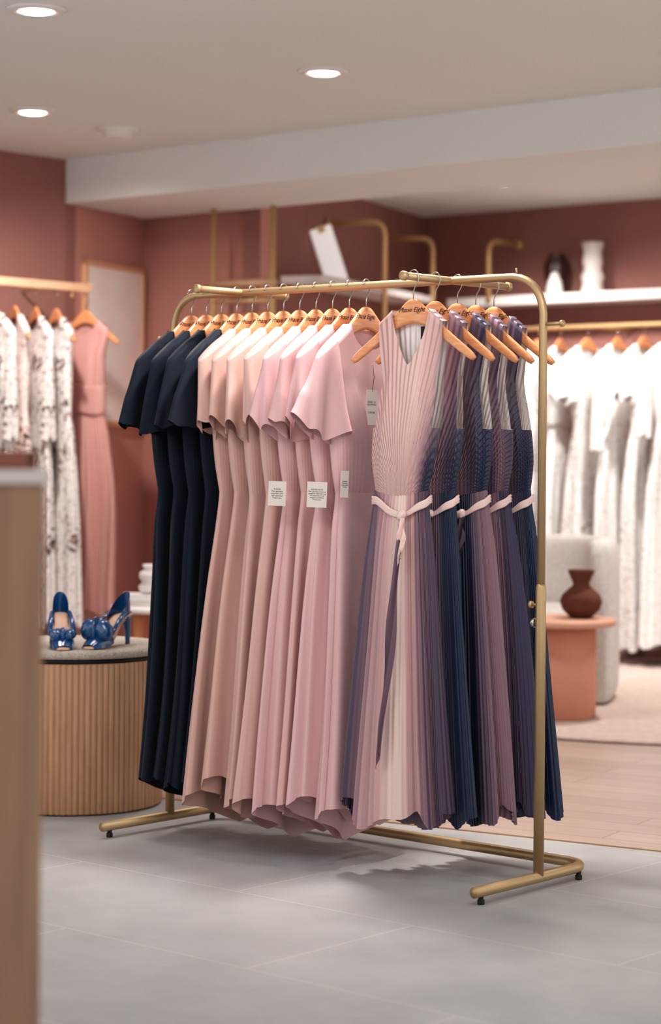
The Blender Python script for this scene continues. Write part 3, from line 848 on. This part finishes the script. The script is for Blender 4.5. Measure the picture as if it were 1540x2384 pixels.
# bridal gowns rail on the far wall
n_in = Vector((-.656, -.755, 0))
gr0 = Cn+n_in*.45-r*.55; gl = 3.2
gw = obj('wall_rail', None, loc=gr0, rot=math.atan2(-r.y, -r.x), label='brass garment rail in front of dark rose wall', cat='clothes rail')
part('rail_bar', sweep([(0, 0, 1.88), (gl, 0, 1.88)], .013), M_brass2, gw)
for xx in (.05, 1.0, 2.2):
    part('bracket', sweep([(xx, 0, 1.88), (xx, .44, 1.88)], .009), M_brass2, gw)
gr = random.Random(3)
for k in range(12):
    p = gr0-r*(.30+.175*k+gr.uniform(-.02, .02))
    kd = (1, 2, 1, 0)[k % 4]
    bg_dress(p, ANG_R+math.radians(gr.uniform(-10, 12)), 1.88, M_lace if k % 2 else M_lace2, (.10, .13, .08)[k % 3], 'long ivory lace bridal gown on wooden hanger' if k % 2 else 'long white sequinned lace bridal gown on wooden hanger', 'bridal gowns on the brass wall rail', kind=kd, seed=200+k, name='bridal_gown', hm=(.17, .22, .15)[k % 3], amp=.024, wa=.105, long_sleeve=k % 5 != 3, belt=M_lace if k % 5 == 3 else None, pleats=0)

# shelf on far wall, vases
sf = Cn+n_in*.03-r*.42
obj('wall_shelf', mesh('shelf', *bbox(0, 1.75, -.27, .025, 2.035, 2.09, .004), M_white, False), loc=sf, rot=math.atan2(-r.y, -r.x), label='long white floating shelf above the bridal gowns', cat='shelf')
def onshelf(u, off=.13):
    k = (u-770-3)/FPX
    p0 = Cn+n_in*off
    q = (k*p0.y-p0.x)/(-r.x+k*r.y)
    return Vector((p0.x-r.x*q, p0.y-r.y*q, 2.09))
M_dkc = mat('dark_ceramic', '#3f251f', .4)
obj('vase', mesh('vase', *lathe([(.04, 0), (.055, .02), (.065, .10), (.075, .16), (.06, .21), (.045, .235), (.05, .245)], 40, mod=lambda a, z: 1+.07*math.sin(8*a)), M_dkc), loc=onshelf(1296, .10), label='dark brown ribbed vase on the white shelf', cat='vase')
obj('ceramic_ornament', mesh('vase', *lathe([(.05, 0), (.055, .01), (.045, .03), (.052, .04), (.04, .06), (.045, .07), (.028, .095), (.03, .105), (.01, .13)], 36), M_cer), loc=onshelf(1292, .24), label='white tiered conical ceramic on the white shelf', cat='ornament')
obj('vase', mesh('vase', *lathe([(.055, 0), (.065, .02), (.055, .06), (.066, .10), (.052, .14), (.062, .19), (.05, .24), (.062, .29), (.058, .30), (.045, .29)], 40, mod=lambda a, z: 1+.05*math.sin(4*a+z*30)), M_cer), loc=onshelf(1380, .14), label='tall white wavy sculptural vase on the shelf', cat='vase')

# shelf + brass pipe arms on the back wall
nB = Vector((.923, -.384, 0))
sb0 = Vector((-.30, 11.26, 0))+nB*.03
obj('wall_shelf', mesh('shelf2', *bbox(0, 1.65, -.26, .0, 2.045, 2.085, .004), M_white, False), loc=sb0, rot=math.atan2(W.y, W.x), label='white floating shelf below gold pipe arms', cat='shelf')
def pipe_arm(base, nrm, z, out, down, label='gold pipe bracket bending down from the wall'):
    base = base+nrm*.01
    o = obj('pipe_bracket', None, loc=(base.x, base.y, z), rot=math.atan2(nrm.y, nrm.x), label=label, cat='bracket', group='gold pipe brackets on the walls')
    part('pipe', sweep(fillet([(0, 0, 0), (out, 0, 0), (out, 0, -down)], .07), .016, 14), M_brass2, o)
    part('wall_flange', sweep([(0, 0, 0), (.012, 0, 0)], .03, 20), M_brass2, o)
pipe_arm(Vector((-.035, 11.92, 0)), nB, 2.43, .34, .9)
pipe_arm(Vector((.307, 12.77, 0)), nB, 2.43, .30, .9)
pipe_arm(Cn-r*.74, n_in, 2.42, .30, .36)
ar = obj('garment_stand', None, loc=(0, 0, 0), label='tall gold arched garment stand against rose wall', cat='clothes rack')
pA = Vector((-.61, 11.02, 0)); pB = Vector((-.30, 10.84, 0))
part('arch_pole', sweep([(pA.x, pA.y, 0), (pA.x, pA.y, 2.405)], .014), M_brass2, ar)
part('arch_pole', sweep([(pB.x, pB.y, 0), (pB.x, pB.y, 2.405)], .016), M_brass2, ar)
part('stand_rail', sweep([(pA.x, pA.y, 2.02), (pB.x+.02, pB.y-.01, 2.02)], .022, 4), M_rail, ar)
part('lower_rail', sweep([(pA.x, pA.y, 1.93), (pB.x, pB.y, 1.93)], .010), M_brass2, ar)
for k in range(4):
    hanger(pA.lerp(pB, .2+.2*k)+Vector((0, 0, 1.93)), math.radians(35), text=False, group='wooden hangers on the gold stand')

# leaning white panel on the back shelf
M_panel = emis('glowing_board', '#f4efed', .35); M_panel.node_tree.nodes['Principled BSDF'].inputs['Base Color'].default_value = hexc('#f0ebe9')  # plain white board, no lamp; faint glow put into its material
lp = obj('glowing_board', None, loc=S(787, 660, 11.75), rot=(0, math.radians(-19), math.radians(15)), label='slim white board leaning on the white shelf', cat='panel')
part('board', bbox(-.062, .062, -.012, .012, 0, .32, .003), M_panel, lp, smooth=False)
part('clip', bbox(-.02, .02, -.018, -.010, .29, .33, .003), M_brass2, lp, smooth=False)

# ------------------------------------------------------------------ lounge: rug, chair, table, vase
M_rug = mat('cream_rug', '#cdbbb1', .95, 0, bump=.8, bscale=120, vscale=30, col2='#bca79d')
obj('rug', mesh('rug', *lathe([(1.62, .001), (1.65, .004), (1.65, .012), (1.63, .018), (.02, .018)], 120), M_rug), loc=(1.72, 10.2, 0), label='large round cream wool rug on oak floor', cat='rug')
M_terra = mat('peach_lacquer', '#d0937a', .6, 0, var=.04)
tb = obj('side_table', None, loc=(1.01, 9.38, .018), label='round peach drum pedestal side table on the rug', cat='side table')
part('pedestal', lathe([(.15, 0), (.158, .006), (.158, .40), (.15, .402)], 56), M_terra, tb)
part('tabletop', lathe([(.20, .40), (.238, .402), (.243, .412), (.243, .424), (.236, .432), (.2, .433)], 64), mat('peach_top', '#d2a188', .5), tb)
M_brn = mat('brown_clay', '#6a4234', .85, 0, var=.1, vscale=20, bump=.2, bscale=80, spec=.2)
ps = S(1352, 1436, 9.4)
obj('vase', mesh('vase', *lathe([(.035, 0), (.05, .005), (.080, .035), (.093, .07), (.083, .10), (.053, .128), (.036, .142), (.037, .155), (.052, .19), (.060, .208), (.057, .210), (.033, .16)], 48), M_brn), loc=(ps.x, 9.38, .451), label='brown clay vase with round belly on peach table', cat='vase')

M_bc = mat('cream_boucle', '#dbd5d0', .95, 0, bump=.9, bscale=140, vscale=60, col2='#cac3bd')
ch = obj('armchair', None, loc=(.98, 10.22, .018), rot=math.radians(-12), label='cream boucle tub armchair with rounded back', cat='armchair')
path = []
for k in range(6): path.append(((.33), -.36+.07*k))
for k in range(25):
    a = math.pi*k/24; path.append((.33*math.cos(a), .0+.33*math.sin(a)))
for k in range(1, 7): path.append((-.33, -.07*k+.0))
V = []; F = []; sg = 28; npth = len(path)
for i, (px_, py_) in enumerate(path):
    a = Vector(path[max(i-1, 0)]); b_ = Vector(path[min(i+1, npth-1)]); d_ = (b_-a).normalized(); nn = Vector((d_.y, -d_.x))
    e = min(i, npth-1-i); sc = {0: .55, 1: .93}.get(e, 1)
    hh = .375*(.97 if e == 0 else 1)
    for k in range(sg):
        an = 2*math.pi*k/sg; o_ = .072*sc*sg_pow(math.cos(an), .5); z_ = .375+hh*sg_pow(math.sin(an), .28)
        V.append((px_+nn.x*o_, py_+nn.y*o_, z_+.004))
for i in range(npth-1):
    for k in range(sg):
        k2 = (k+1) % sg; F.append((i*sg+k, i*sg+k2, (i+1)*sg+k2, (i+1)*sg+k))
F.append(tuple(range(sg))[::-1]); F.append(tuple((npth-1)*sg+k for k in range(sg)))
part('tub_back', (V, F), M_bc, ch)
part('seat_cushion', bbox(-.262, .262, -.40, .22, .10, .43, .05), M_bc, ch)
